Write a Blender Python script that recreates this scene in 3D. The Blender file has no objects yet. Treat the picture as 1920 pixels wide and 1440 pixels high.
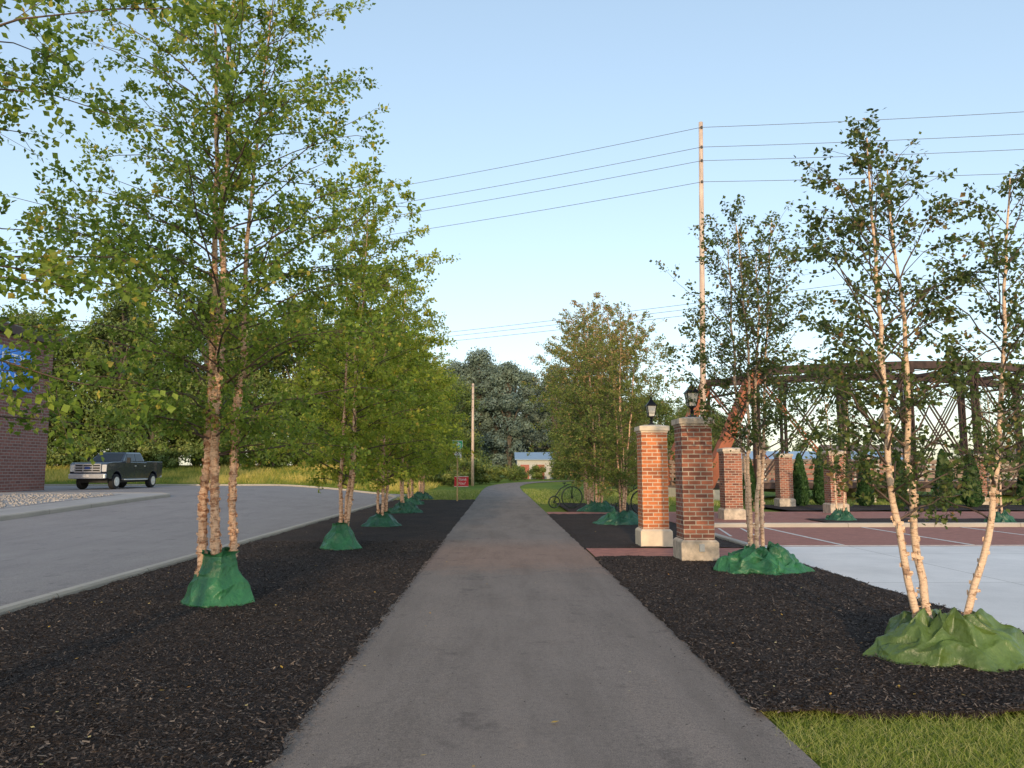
import bpy, bmesh, math, random
import numpy as np
from mathutils import Vector, noise, Matrix
R=math.radians
scene=bpy.context.scene
COL=scene.collection
rng=np.random.default_rng(7)
random.seed(7)

# ------------------------------------------------------------ helpers
def ss(t):
    t=np.clip(t,0,1); return t*t*(3-2*t)
def Hh(x,y):
    x=np.asarray(x,float); y=np.asarray(y,float)
    return 0.55*ss((-x-6)/9)*ss((y-10)/30)+1.5*ss((-x-4.5)/9)*ss((y-50)/34)
def hz(x,y): return float(Hh(x,y))

def np_mesh(name,V,F,mats,smooth=False,midx=None,tint=None):
    V=np.asarray(V,np.float32); F=np.asarray(F,np.int32)
    me=bpy.data.meshes.new(name)
    n=F.shape[1]
    me.vertices.add(len(V)); me.vertices.foreach_set('co',V.ravel())
    me.loops.add(F.size); me.loops.foreach_set('vertex_index',F.ravel())
    me.polygons.add(len(F)); me.polygons.foreach_set('loop_start',np.arange(0,F.size,n,dtype=np.int32))
    me.polygons.foreach_set('loop_total',np.full(len(F),n,np.int32))
    if smooth is not False:
        s=np.full(len(F),True) if smooth is True else smooth
        me.polygons.foreach_set('use_smooth',s)
    else:
        me.polygons.foreach_set('use_smooth',np.full(len(F),False))
    if midx is not None: me.polygons.foreach_set('material_index',np.asarray(midx,np.int32))
    for m in mats: me.materials.append(m)
    if tint is not None:
        a=me.attributes.new('tint','FLOAT','FACE'); a.data.foreach_set('value',np.asarray(tint,np.float32))
    me.update(calc_edges=True); me.validate()
    return me
def obj(name,me,parent=None,loc=(0,0,0),rot=(0,0,0)):
    o=bpy.data.objects.new(name,me); COL.objects.link(o)
    o.location=loc; o.rotation_euler=rot
    if parent is not None: o.parent=parent
    return o
def empty(name,loc=(0,0,0),rz=0):
    o=bpy.data.objects.new(name,None); COL.objects.link(o); o.location=loc; o.rotation_euler=(0,0,rz); o.empty_display_size=.2
    return o
def top(o,label,cat,kind=None,group=None):
    o['label']=label; o['category']=cat
    if kind: o['kind']=kind
    if group: o['group']=group
    return o
class MB:
    """mesh builder collecting n-gons"""
    def __init__(s): s.v=[]; s.f=[]; s.m=[]
    def add(s,vs,fs,m=0):
        o=len(s.v); s.v+= [tuple(v) for v in vs]; s.f+=[tuple(i+o for i in f) for f in fs]; s.m+=[m]*len(fs)
    def box(s,c,d,m=0,rz=0):
        x,y,z=[a/2 for a in d]; vs=[]
        for dz in(-z,z):
            for dx,dy in((-x,-y),(x,-y),(x,y),(-x,y)):
                ca,sa=math.cos(rz),math.sin(rz)
                vs.append((c[0]+dx*ca-dy*sa,c[1]+dx*sa+dy*ca,c[2]+dz))
        s.add(vs,[(3,2,1,0),(4,5,6,7),(0,1,5,4),(1,2,6,5),(2,3,7,6),(3,0,4,7)],m)
    def frust(s,c,d0,d1,h,m=0):
        vs=[]
        for (dx,dy),z in((d0,0),(d1,h)):
            for a,b in((-1,-1),(1,-1),(1,1),(-1,1)): vs.append((c[0]+a*dx/2,c[1]+b*dy/2,c[2]+z))
        s.add(vs,[(3,2,1,0),(4,5,6,7),(0,1,5,4),(1,2,6,5),(2,3,7,6),(3,0,4,7)],m)
    def beam(s,p,q,w,h,m=0,up=(0,0,1)):
        p=Vector(p);q=Vector(q);d=(q-p).normalized(); u=Vector(up)
        if abs(d.dot(u))>.98: u=Vector((0,1,0))
        a=d.cross(u).normalized(); b=a.cross(d).normalized()
        vs=[]
        for e in(p,q):
            for i,j in((-1,-1),(1,-1),(1,1),(-1,1)): vs.append(e+a*(i*w/2)+b*(j*h/2))
        s.add(vs,[(3,2,1,0),(4,5,6,7),(0,1,5,4),(1,2,6,5),(2,3,7,6),(3,0,4,7)],m)
    def tube(s,pts,r,n=8,m=0,cap=True):
        V,F=tube(np.array(pts,float),np.full(len(pts),r) if np.isscalar(r) else np.array(r),n)
        fs=[tuple(f) for f in F]
        if cap:
            fs.append(tuple(range(n))[::-1]); fs.append(tuple(range(len(V)-n,len(V))))
        s.add(V,fs,m)
    def ring(s,c,rad,r,axis='x',n=28,k=6,m=0):
        vs=[];fs=[]
        for i in range(n):
            a=2*math.pi*i/n
            for j in range(k):
                b=2*math.pi*j/k; rr=rad+r*math.cos(b); h=r*math.sin(b)
                p=(rr*math.cos(a),rr*math.sin(a),h)
                if axis=='x': p=(p[2],p[0],p[1])
                elif axis=='y': p=(p[0],p[2],p[1])
                vs.append((c[0]+p[0],c[1]+p[1],c[2]+p[2]))
        for i in range(n):
            for j in range(k):
                fs.append((i*k+j,((i+1)%n)*k+j,((i+1)%n)*k+(j+1)%k,i*k+(j+1)%k))
        s.add(vs,fs,m)
    def lathe(s,c,prof,n=16,m=0,axis='z'):
        vs=[];fs=[]
        for (r,h) in prof:
            for i in range(n):
                a=2*math.pi*i/n; p=(r*math.cos(a),r*math.sin(a),h)
                if axis=='x': p=(p[2],p[0],p[1])
                vs.append((c[0]+p[0],c[1]+p[1],c[2]+p[2]))
        for k in range(len(prof)-1):
            for i in range(n): fs.append((k*n+i,k*n+(i+1)%n,(k+1)*n+(i+1)%n,(k+1)*n+i))
        fs.append(tuple(range(n))[::-1]); fs.append(tuple(range((len(prof)-1)*n,len(prof)*n)))
        s.add(vs,fs,m)
    def make(s,name,mats,parent=None,loc=(0,0,0),bevel=0,smooth=False,seg=2):
        me=bpy.data.meshes.new(name); me.from_pydata(s.v,[],s.f)
        for m in mats: me.materials.append(m)
        me.polygons.foreach_set('material_index',s.m)
        bm=bmesh.new(); bm.from_mesh(me); bmesh.ops.recalc_face_normals(bm,faces=bm.faces); bm.to_mesh(me); bm.free()
        if smooth: me.polygons.foreach_set('use_smooth',[True]*len(me.polygons))
        o=obj(name,me,parent,loc)
        if bevel:
            b=o.modifiers.new('b','BEVEL'); b.width=bevel; b.segments=seg; b.limit_method='ANGLE'; b.angle_limit=R(40)
        return o
def tube(P,r,n):
    K=len(P); T=np.gradient(P,axis=0); T/=np.linalg.norm(T,axis=1,keepdims=True)+1e-9
    ref=np.array([1,0,0.]) if abs(T[0,0])<.8 else np.array([0,1.,0])
    A=np.cross(T,ref); A/=np.linalg.norm(A,axis=1,keepdims=True)+1e-9
    B=np.cross(T,A)
    an=np.arange(n)*2*np.pi/n
    V=P[:,None,:]+r[:,None,None]*(A[:,None,:]*np.cos(an)[None,:,None]+B[:,None,:]*np.sin(an)[None,:,None])
    V=V.reshape(-1,3)
    i=np.arange(K-1)[:,None]*n; j=np.arange(n)[None,:]; j2=(j+1)%n
    F=np.stack([i+j,i+j2,i+n+j2,i+n+j],-1).reshape(-1,4)
    return V,F

# ------------------------------------------------------------ materials
def newmat(name):
    m=bpy.data.materials.new(name); m.use_nodes=True; nt=m.node_tree
    return m,nt,nt.nodes['Principled BSDF']
def N(nt,t,**k):
    n=nt.nodes.new(t)
    for a,b in k.items():
        setattr(n,a,b)
    return n
def ramp(nt,fac,stops,interp='LINEAR'):
    r=N(nt,'ShaderNodeValToRGB'); r.color_ramp.interpolation=interp
    el=r.color_ramp.elements
    while len(el)<len(stops): el.new(.5)
    for e,(p,c) in zip(el,stops): e.position=p; e.color=(*c,1)
    nt.links.new(fac,r.inputs[0]); return r.outputs[0]
def coord(nt,scale=(1,1,1)):
    tc=N(nt,'ShaderNodeTexCoord'); mp=N(nt,'ShaderNodeMapping'); mp.inputs['Scale'].default_value=scale
    nt.links.new(tc.outputs['Object'],mp.inputs[0]); return mp.outputs[0]
def noi(nt,vec,scale,detail=4,rough=.6):
    n=N(nt,'ShaderNodeTexNoise'); n.inputs['Scale'].default_value=scale; n.inputs['Detail'].default_value=detail; n.inputs['Roughness'].default_value=rough
    nt.links.new(vec,n.inputs['Vector']); return n.outputs['Fac']
def mixc(nt,fac,a,b,mode='MIX'):
    m=N(nt,'ShaderNodeMix',data_type='RGBA',blend_type=mode)
    if isinstance(fac,(int,float)): m.inputs[0].default_value=fac
    else: nt.links.new(fac,m.inputs[0])
    for s,i in((a,6),(b,7)):
        if isinstance(s,tuple): m.inputs[i].default_value=(*s,1)
        else: nt.links.new(s,m.inputs[i])
    return m.outputs[2]
def bump(nt,h,bs,strength=.4,dist=.01):
    b=N(nt,'ShaderNodeBump'); b.inputs['Strength'].default_value=strength; b.inputs['Distance'].default_value=dist
    nt.links.new(h,b.inputs['Height']); nt.links.new(b.outputs[0],bs.inputs['Normal'])
def simple(name,c,rough=.5,metal=0,var=.25,scale=6,bumpd=0,bscale=60,sc=(1,1,1)):
    m,nt,bs=newmat(name); v=coord(nt,sc)
    n=noi(nt,v,scale)
    lo=tuple(x*(1-var) for x in c); hi=tuple(min(1,x*(1+var)) for x in c)
    nt.links.new(ramp(nt,n,[(.3,lo),(.7,hi)]),bs.inputs['Base Color'])
    bs.inputs['Roughness'].default_value=rough; bs.inputs['Metallic'].default_value=metal
    if bumpd: bump(nt,noi(nt,v,bscale),bs,.5,bumpd)
    return m
def leafmat(name,stops,trans=.35,rough=.5):
    m,nt,bs=newmat(name)
    a=N(nt,'ShaderNodeAttribute',attribute_name='tint'); c=ramp(nt,a.outputs['Fac'],stops)
    nt.links.new(c,bs.inputs['Base Color']); bs.inputs['Roughness'].default_value=rough
    bs.inputs['Specular IOR Level'].default_value=.3
    if trans<=0: return m
    t=N(nt,'ShaderNodeBsdfTranslucent'); nt.links.new(c,t.inputs[0])
    mx=N(nt,'ShaderNodeMixShader'); mx.inputs[0].default_value=trans
    nt.links.new(bs.outputs[0],mx.inputs[1]); nt.links.new(t.outputs[0],mx.inputs[2])
    nt.links.new(mx.outputs[0],nt.nodes['Material Output'].inputs[0]); return m
def tintmat(name,stops,rough=.8):
    m,nt,bs=newmat(name)
    a=N(nt,'ShaderNodeAttribute',attribute_name='tint')
    nt.links.new(ramp(nt,a.outputs['Fac'],stops),bs.inputs['Base Color']); bs.inputs['Roughness'].default_value=rough
    bs.inputs['Specular IOR Level'].default_value=.2
    return m

# asphalt
def asphalt(name,lo,hi,warm,sunband=False):
    m,nt,bs=newmat(name); v=coord(nt)
    big=noi(nt,v,.45,5,.65); v2=coord(nt,(1.6,.25,1)); streak=noi(nt,v2,1.2,5,.7)
    c=ramp(nt,big,[(.35,lo),(.65,hi)])
    c=mixc(nt,.5,c,ramp(nt,streak,[(.35,lo),(.5,hi),(.68,warm)]))
    mid=noi(nt,v,26,5,.8)
    c=mixc(nt,.7,c,ramp(nt,mid,[(.3,(.72,.72,.73)),(.5,(1,1,1)),(.7,(1.18,1.16,1.14))]),'MULTIPLY')
    fine=noi(nt,v,130,3,.8)
    c=mixc(nt,.9,c,ramp(nt,fine,[(.32,(.45,.45,.46)),(.5,(1,1,1)),(.68,(1.45,1.42,1.38))]),'MULTIPLY')
    stain=noi(nt,v,1.7,6,.75)
    c=mixc(nt,.7,c,ramp(nt,stain,[(.33,(.62,.62,.64)),(.43,(1,1,1)),(.60,(1,1,1)),(.70,(1.2,1.15,1.1))]),'MULTIPLY')
    if sunband:  # warm sunlight across the trail, painted into the asphalt colour
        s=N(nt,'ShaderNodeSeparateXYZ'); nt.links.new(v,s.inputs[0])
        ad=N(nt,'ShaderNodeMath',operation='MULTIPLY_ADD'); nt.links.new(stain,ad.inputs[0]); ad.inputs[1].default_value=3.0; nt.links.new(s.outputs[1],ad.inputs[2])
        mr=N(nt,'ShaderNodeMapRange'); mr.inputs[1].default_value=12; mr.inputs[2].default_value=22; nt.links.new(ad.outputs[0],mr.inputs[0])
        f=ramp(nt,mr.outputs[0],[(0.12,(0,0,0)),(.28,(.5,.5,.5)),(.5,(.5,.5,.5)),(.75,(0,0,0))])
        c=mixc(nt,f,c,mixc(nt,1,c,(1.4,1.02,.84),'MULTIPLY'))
    nt.links.new(c,bs.inputs['Base Color']); bs.inputs['Roughness'].default_value=.95
    bs.inputs['Specular IOR Level'].default_value=.15
    bump(nt,fine,bs,.8,.006); return m
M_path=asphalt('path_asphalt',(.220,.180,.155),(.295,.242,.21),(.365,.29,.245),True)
M_lot=asphalt('lot_asphalt',(.29,.26,.25),(.35,.315,.30),(.38,.345,.32))
# mulch
m,nt,bs=newmat('mulch'); v=coord(nt)
n1=noi(nt,v,44,6,.8); n2=noi(nt,v,.8,3)
c=ramp(nt,n1,[(.3,(.012,.010,.009)),(.5,(.052,.040,.036)),(.68,(.15,.118,.102))])
c=mixc(nt,.7,c,ramp(nt,n2,[(.3,(.75,.75,.78)),(.7,(1.4,1.28,1.15))]),'MULTIPLY')
nt.links.new(c,bs.inputs['Base Color']); bs.inputs['Roughness'].default_value=.95; bs.inputs['Specular IOR Level'].default_value=.15
bump(nt,n1,bs,1,.02); M_mulch=m
M_chip=tintmat('mulch_chip',[(0,(.016,.012,.011)),(.55,(.070,.054,.047)),(.88,(.17,.132,.11)),(1,(.42,.34,.27))],.9)
# grass ground
m,nt,bs=newmat('grass_ground'); v=coord(nt)
a=noi(nt,v,.12,5,.6); b=noi(nt,v,9,6,.8)
c=ramp(nt,a,[(.3,(.14,.21,.035)),(.55,(.21,.27,.045)),(.75,(.28,.30,.06))])
c=mixc(nt,.8,c,ramp(nt,b,[(.3,(.45,.5,.4)),(.7,(1.25,1.2,1.1))]),'MULTIPLY')
nt.links.new(c,bs.inputs['Base Color']); bs.inputs['Roughness'].default_value=.9; bs.inputs['Specular IOR Level'].default_value=.1
bump(nt,b,bs,1,.06); M_grass=m
m,nt,bs=newmat('field_ground'); v=coord(nt)
a=noi(nt,v,.2,5,.6); b=noi(nt,v,6,6,.8)
c=ramp(nt,a,[(.3,(.22,.26,.045)),(.5,(.42,.37,.08)),(.7,(.30,.31,.05))])
c=mixc(nt,.8,c,ramp(nt,b,[(.3,(.5,.5,.4)),(.7,(1.2,1.2,1.1))]),'MULTIPLY')
nt.links.new(c,bs.inputs['Base Color']); bs.inputs['Roughness'].default_value=.9; bs.inputs['Specular IOR Level'].default_value=.1
bump(nt,b,bs,1,.08); M_field=m
M_blade=leafmat('grass_blade',[(0,(.15,.21,.03)),(.5,(.31,.37,.06)),(1,(.58,.52,.22))],.3)
M_tall=leafmat('tall_grass_blade',[(0,(.13,.20,.03)),(.35,(.28,.31,.05)),(.65,(.54,.45,.09)),(1,(.78,.60,.17))],.3)
# concrete with joints
def concrete(name,c0,joint=3.0,rough=.8):
    m,nt,bs=newmat(name); v=coord(nt)
    a=noi(nt,v,.7,5,.65); f=noi(nt,v,60,3,.8)
    c=ramp(nt,a,[(.3,tuple(x*.86 for x in c0)),(.7,tuple(x*1.08 for x in c0))])
    c=mixc(nt,.5,c,ramp(nt,f,[(.3,(.8,.8,.8)),(.6,(1.05,1.05,1.05))]),'MULTIPLY')
    if joint:
        b=N(nt,'ShaderNodeTexBrick'); b.offset=0; b.inputs['Scale'].default_value=1; b.inputs['Brick Width'].default_value=joint; b.inputs['Row Height'].default_value=joint
        b.inputs['Mortar Size'].default_value=.012; b.inputs['Color1'].default_value=(1,1,1,1); b.inputs['Color2'].default_value=(.94,.94,.94,1); b.inputs['Mortar'].default_value=(.55,.53,.5,1)
        nt.links.new(v,b.inputs['Vector']); c=mixc(nt,1,c,b.outputs['Color'],'MULTIPLY')
    nt.links.new(c,bs.inputs['Base Color']); bs.inputs['Roughness'].default_value=rough
    bump(nt,f,bs,.4,.004); return m
M_conc=concrete('concrete_pad',(.84,.79,.75),3.6)
M_kerb=concrete('kerb_concrete',(.50,.44,.37),2.4)
M_walk=concrete('walk_concrete',(.46,.42,.39),1.5)
# brick (vertical) & paver
def brick(name,c1,c2,mortar,w=.215,h=.077,paver=False,ms=.0085):
    m,nt,bs=newmat(name); tc=N(nt,'ShaderNodeTexCoord')
    vec=tc.outputs['Object']
    if not paver:
        s=N(nt,'ShaderNodeSeparateXYZ'); nt.links.new(vec,s.inputs[0])
        ad=N(nt,'ShaderNodeMath',operation='ADD'); nt.links.new(s.outputs[0],ad.inputs[0]); nt.links.new(s.outputs[1],ad.inputs[1])
        cb=N(nt,'ShaderNodeCombineXYZ'); nt.links.new(ad.outputs[0],cb.inputs[0]); nt.links.new(s.outputs[2],cb.inputs[1]); vec=cb.outputs[0]
    b=N(nt,'ShaderNodeTexBrick'); b.inputs['Scale'].default_value=1; b.inputs['Brick Width'].default_value=w; b.inputs['Row Height'].default_value=h
    b.inputs['Mortar Size'].default_value=ms; b.inputs['Mortar Smooth'].default_value=.2; b.inputs['Bias'].default_value=-.15
    b.inputs['Color1'].default_value=(*c1,1); b.inputs['Color2'].default_value=(*c2,1); b.inputs['Mortar'].default_value=(*mortar,1)
    nt.links.new(vec,b.inputs['Vector'])
    n=noi(nt,tc.outputs['Object'],7,5,.7)
    c=mixc(nt,.6,b.outputs['Color'],ramp(nt,n,[(.3,(.65,.62,.6)),(.7,(1.2,1.15,1.1))]),'MULTIPLY')
    nt.links.new(c,bs.inputs['Base Color']); bs.inputs['Roughness'].default_value=.85
    inv=N(nt,'ShaderNodeMath',operation='SUBTRACT'); inv.inputs[0].default_value=1; nt.links.new(b.outputs['Fac'],inv.inputs[1])
    bump(nt,inv.outputs[0],bs,.7,.008); return m
M_bricklit=brick('pillar_brick_sunlit',(.80,.25,.085),(.40,.115,.05),(.78,.60,.43),ms=.010)  # sunlight on the lit pillar is put into this brick colour
M_brickshade=brick('pillar_brick_mixed_shaded',(.44,.155,.09),(.13,.048,.038),(.50,.42,.34),ms=.010)  # mixed brick, its colour darkened to stand for shade on the pillar
M_wallbrick=brick('wall_brick',(.30,.125,.10),(.19,.08,.068),(.33,.26,.23),.4,.15,ms=.02)
M_paver=brick('red_paver',(.42,.17,.13),(.34,.135,.10),(.30,.15,.11),.25,.12,True)
M_redconc=simple('red_concrete',(.42,.165,.12),.85,var=.25,scale=5,bumpd=.004,bscale=90)
M_stone=simple('limestone',(.80,.65,.48),.8,var=.12,scale=5,bumpd=.004,bscale=50)  # limestone, with warm sunlight on the lit pillar put into its colour
M_black=simple('black_metal',(.012,.012,.014),.4,.6,var=.2)
m,nt,bs=newmat('frosted_glass'); v=coord(nt); nt.links.new(ramp(nt,noi(nt,v,8),[(.3,(.55,.52,.45)),(.7,(.7,.66,.58))]),bs.inputs['Base Color']); bs.inputs['Roughness'].default_value=.25; M_frost=m
# bark
def bark(name,cr,ru,gr,t1,t2):
    m,nt,bs=newmat(name); v=coord(nt,(5,5,16)); a=noi(nt,v,1.4,6,.75); v2=coord(nt,(14,14,70)); b=noi(nt,v2,1,4,.7)
    c=ramp(nt,a,[(t1-.08,gr),(t1,ru),(t2-.03,ru),(t2,cr),(.9,cr)])
    c=mixc(nt,.8,c,ramp(nt,b,[(.32,(.5,.46,.44)),(.5,(1,1,1))]),'MULTIPLY')
    nt.links.new(c,bs.inputs['Base Color']); bs.inputs['Roughness'].default_value=.8
    bump(nt,a,bs,.7,.015); return m
M_bark=bark('birch_bark_peeling',(.84,.54,.35),(.46,.22,.12),(.19,.125,.10),.38,.48)
M_bark2=bark('birch_bark_smooth',(.82,.57,.39),(.48,.28,.17),(.20,.14,.11),.38,.46)
M_twig=simple('twig_bark',(.12,.08,.06),.8,var=.35,scale=10)
M_trunk=simple('trunk_bark',(.13,.105,.08),.9,var=.4,scale=5,bumpd=.03,bscale=12)
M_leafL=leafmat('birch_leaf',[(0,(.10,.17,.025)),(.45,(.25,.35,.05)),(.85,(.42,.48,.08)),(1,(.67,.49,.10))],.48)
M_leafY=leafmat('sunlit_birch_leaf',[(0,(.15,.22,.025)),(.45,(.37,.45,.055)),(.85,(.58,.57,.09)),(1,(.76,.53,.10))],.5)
M_leafR=leafmat('shaded_birch_leaf',[(0,(.045,.07,.022)),(.5,(.115,.16,.04)),(.8,(.19,.22,.06)),(1,(.30,.17,.07))],.38)  # reddish green leaf with silhouette shade put into its colour
M_leafM=leafmat('distant_birch_leaf',[(0,(.10,.15,.035)),(.5,(.21,.27,.06)),(.8,(.32,.32,.09)),(1,(.54,.34,.16))],.42)
M_wood1=leafmat('oak_leaf',[(0,(.06,.095,.025)),(.5,(.115,.165,.038)),(1,(.25,.26,.06))],0)
M_wood2=leafmat('hazy_poplar_leaf',[(0,(.095,.13,.11)),(.5,(.135,.18,.14)),(1,(.19,.24,.17))],0)  # blue haze of distance painted into the leaf colour
M_conif=leafmat('arborvitae_leaf',[(0,(.012,.04,.012)),(.5,(.04,.09,.027)),(1,(.08,.15,.045))],0)
M_pole=simple('pole_wood',(.62,.46,.36),.9,var=.3,scale=3,bumpd=.01,bscale=20,sc=(4,4,.5))
M_wire=simple('wire_metal',(.11,.11,.12),.6)
M_rust=simple('rusted_iron',(.070,.042,.036),.8,.1,var=.5,scale=2.5,bumpd=.006,bscale=25)
M_rust2=simple('rusted_iron_red',(.36,.115,.06),.85,0,var=.3,scale=1.0)
M_timber=simple('weathered_timber',(.29,.20,.15),.9,var=.4,scale=3,sc=(.5,4,8))
M_ins=simple('insulator_grey',(.12,.11,.11),.4)

# ------------------------------------------------------------ ground sheets
def sheet(name,xs,ys,zoff,mat,label,kind='structure',fn=None,smooth=True):
    xs=np.asarray(xs,float); ys=np.asarray(ys,float)
    X,Y=np.meshgrid(xs,ys)
    Z=Hh(X,Y)+zoff
    if fn is not None: X,Y,Z=fn(X,Y,Z)
    V=np.stack([X,Y,Z],-1).reshape(-1,3); nx=len(xs); ny=len(ys)
    i=np.arange(ny-1)[:,None]*nx; j=np.arange(nx-1)[None,:]
    F=np.stack([i+j,i+j+1,i+nx+j+1,i+nx+j],-1).reshape(-1,4)
    o=obj(name,np_mesh(name,V,F,[mat],smooth)); top(o,label,name.replace('_',' '),kind); return o
def lin(a,b,s): return np.linspace(a,b,max(2,int(round((b-a)/s))+1))
xs=np.concatenate([[-2500,-900,-400,-200,-120,-80],lin(-60,40,1.25),[60,90,150,300,800,2500]])
ys=np.concatenate([[-200,-60,-30],lin(-20,90,1.25),[95,105,120,160,220,350,700,1500,4000]])
sheet('ground',xs,ys,-.045,M_grass,'wide green grass ground reaching to the horizon')
sheet('field',lin(-75,-5.9,1.2),lin(52.5,90,1.2),.0,M_field,'meadow ground with yellowing tall grass behind the car park')
sheet('parking_lot',lin(-60,-5.55,1.0),lin(-12,50,1.0),-.012,M_lot,'smooth grey asphalt car park beside the planting bed')
# path ribbon
cp=[(.22,-8),(.22,20),(.22,45),(.2,60),(.6,75),(2.5,90),(7,103),(14,112),(24,118),(40,122)]
pts=[]
for i in range(len(cp)-1):
    p0=Vector(cp[max(0,i-1)]+(0,));p1=Vector(cp[i]+(0,));p2=Vector(cp[i+1]+(0,));p3=Vector(cp[min(len(cp)-1,i+2)]+(0,))
    for k in range(12):
        t=k/12
        pts.append(.5*((2*p1)+(-p0+p2)*t+(2*p0-5*p1+4*p2-p3)*t*t+(-p0+3*p1-3*p2+p3)*t**3))
pts=np.array([tuple(p) for p in pts])
T=np.gradient(pts,axis=0); T/=np.linalg.norm(T,axis=1,keepdims=True); Nn=np.stack([T[:,1],-T[:,0],0*T[:,0]],-1)
W=np.linspace(-1.52,1.52,9); crown=.02-.012*(W/1.5)**2
V=pts[:,None,:]+Nn[:,None,:]*W[None,:,None]; V[:,:,2]+=crown[None,:]-.012
V=V.reshape(-1,3); i=np.arange(len(pts)-1)[:,None]*9; j=np.arange(8)[None,:]
F=np.stack([i+j,i+j+1,i+9+j+1,i+9+j],-1).reshape(-1,4)
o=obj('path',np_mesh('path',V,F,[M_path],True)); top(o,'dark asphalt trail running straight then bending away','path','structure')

def pn(x,y,s,seed=0): return noise.noise(Vector((x*s,y*s,seed)))
def mulch_fn(ragged0,ragged1,ymin=None):
    def fn(X,Y,Z):
        X=X.copy(); Y=Y.copy(); Z=Z.copy()
        for a in range(X.shape[0]):
            for b in range(X.shape[1]):
                x,y=X[a,b],Y[a,b]
                Z[a,b]+=pn(x,y,5)*.014+pn(x,y,14,3)*.012+pn(x,y,1.1,5)*.02
                if b==0 and ragged0: X[a,b]+=pn(0,y,3,1)*.07+pn(0,y,11,1)*.03; Z[a,b]=min(Z[a,b]-.03,0.004)
                if b==X.shape[1]-1 and ragged1: X[a,b]+=pn(9,y,3,1)*.07+pn(9,y,11,1)*.03; Z[a,b]=min(Z[a,b]-.03,0.004)
                if ymin and a==0: Y[a,b]+=pn(x,3,2.2,8)*.22+pn(x,3,9,8)*.06; Z[a,b]-=.05
        return X,Y,Z
    return fn
yl=np.concatenate([lin(-3,3.4,.4),lin(3.5,14,.055),lin(14.1,24,.12),lin(24.3,40,.4)])
sheet('mulch_bed',lin(-5.4,-1.27,.06),yl,.03,M_mulch,'dark brown shredded mulch bed along the trail',fn=mulch_fn(False,True))
yr=np.concatenate([lin(5.15,10,.055),lin(10.1,14.0,.09)])
sheet('mulch_bed',lin(1.72,5.1,.055),yr,.03,M_mulch,'dark mulch bed between trail and concrete pad',fn=mulch_fn(True,False,ymin=True))
sheet('mulch_bed',lin(1.72,5.1,.1),lin(15.5,27.2,.12),.03,M_mulch,'dark mulch bed beyond the brick pillars',fn=mulch_fn(True,False))
sheet('mulch_bed',lin(2.6,6.2,.2),lin(28.6,36,.2),.03,M_mulch,'dark mulch bed under the row of birches',fn=mulch_fn(False,False))
sheet('side_path',lin(1.74,5.1,.4),lin(14.0,15.5,.4),.022,M_redconc,'reddish concrete side path between the brick pillars')
sheet('side_path',lin(1.74,30,.8),lin(27.2,28.6,.4),.022,M_redconc,'reddish side path to the bicycle racks')
sheet('pavement',lin(5.1,45,1),lin(-6,15.8,1),.02,M_conc,'pale concrete pad beside the mulch bed')
sheet('plaza',lin(5.1,45,1),lin(15.8,21,1),.018,M_paver,'red brick paved parking bays')
sheet('plaza',lin(5.1,45,1),lin(21.18,27.2,1),.05,M_paver,'red brick paved plaza behind the kerb')
sheet('mulch_bed',lin(9.5,40,.4),lin(21.3,23.8,.25),.075,M_mulch,'raised mulch strip planted with young birches',fn=mulch_fn(False,False))
sheet('mulch_bed',lin(11,40,.4),lin(28.9,33.5,.3),.05,M_mulch,'mulch bed planted with small evergreens',fn=mulch_fn(False,False))
# parking lines
M_paint=simple('white_paint',(.70,.66,.62),.7,var=.25,scale=8)
def mark(fn_):
    mb=MB(); fn_(mb); top(mb.make('road_marking',[M_paint]),'worn white painted parking line on red paving','road marking','structure')
for k in range(8): mark(lambda mb: mb.box((7.2+k*2.75,18.5,.023),(.09,4.9,.004)))
mark(lambda mb: mb.box((16,15.95,.023),(22,.08,.004)))
for k in range(2): mark(lambda mb: mb.beam((5.5+k*.6,18.2,.0235),(5.9+k*.6,20.6,.0235),.06,.003))
# kerbs
def kerb(name,pl,w,h,z0,label):
    P=[Vector((x,y,0)) for x,y in pl]; vs=[];fs=[]
    Q=[]
    for a,b in zip(P[:-1],P[1:]):
        n=max(1,int((b-a).length/1.0))
        for k in range(n): Q.append(a.lerp(b,k/n))
    Q.append(P[-1])
    prof=[(-w/2,-.1),(-w/2,h-.02),(-w/2+.02,h),(w/2-.025,h),(w/2,h-.03),(w/2,-.1)]
    for i,q in enumerate(Q):
        a=Q[max(0,i-1)];b=Q[min(len(Q)-1,i+1)];d=(b-a).normalized();n=Vector((d.y,-d.x,0))
        for (o,z) in prof:
            p=q+n*o; vs.append((p.x,p.y,hz(p.x,p.y)+z0+z))
    k=len(prof)
    for i in range(len(Q)-1):
        for j in range(k-1): fs.append((i*k+j,i*k+j+1,(i+1)*k+j+1,(i+1)*k+j))
    fs.append(tuple(range(k))); fs.append(tuple((len(Q)-1)*k+j for j in range(k))[::-1])
    mb=MB(); mb.add(vs,fs); o=mb.make(name,[M_kerb]); top(o,label,'kerb','structure')
kerb('kerb',[(-5.48,-3),(-5.48,20),(-5.5,38),(-5.9,44),(-7.2,48.2),(-10,50.1),(-20,50.2),(-60,50.2)],.16,.10,-.01,'low pale concrete kerb between mulch and car park')
kerb('kerb',[(5.1,21.1),(45,21.1)],.2,.13,0.0,'pale concrete kerb along the red paved bays')
kerb('kerb',[(5.1,15.6),(5.1,21.0)],.16,.09,0.0,'pale concrete kerb beside the mulch bed')
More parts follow.
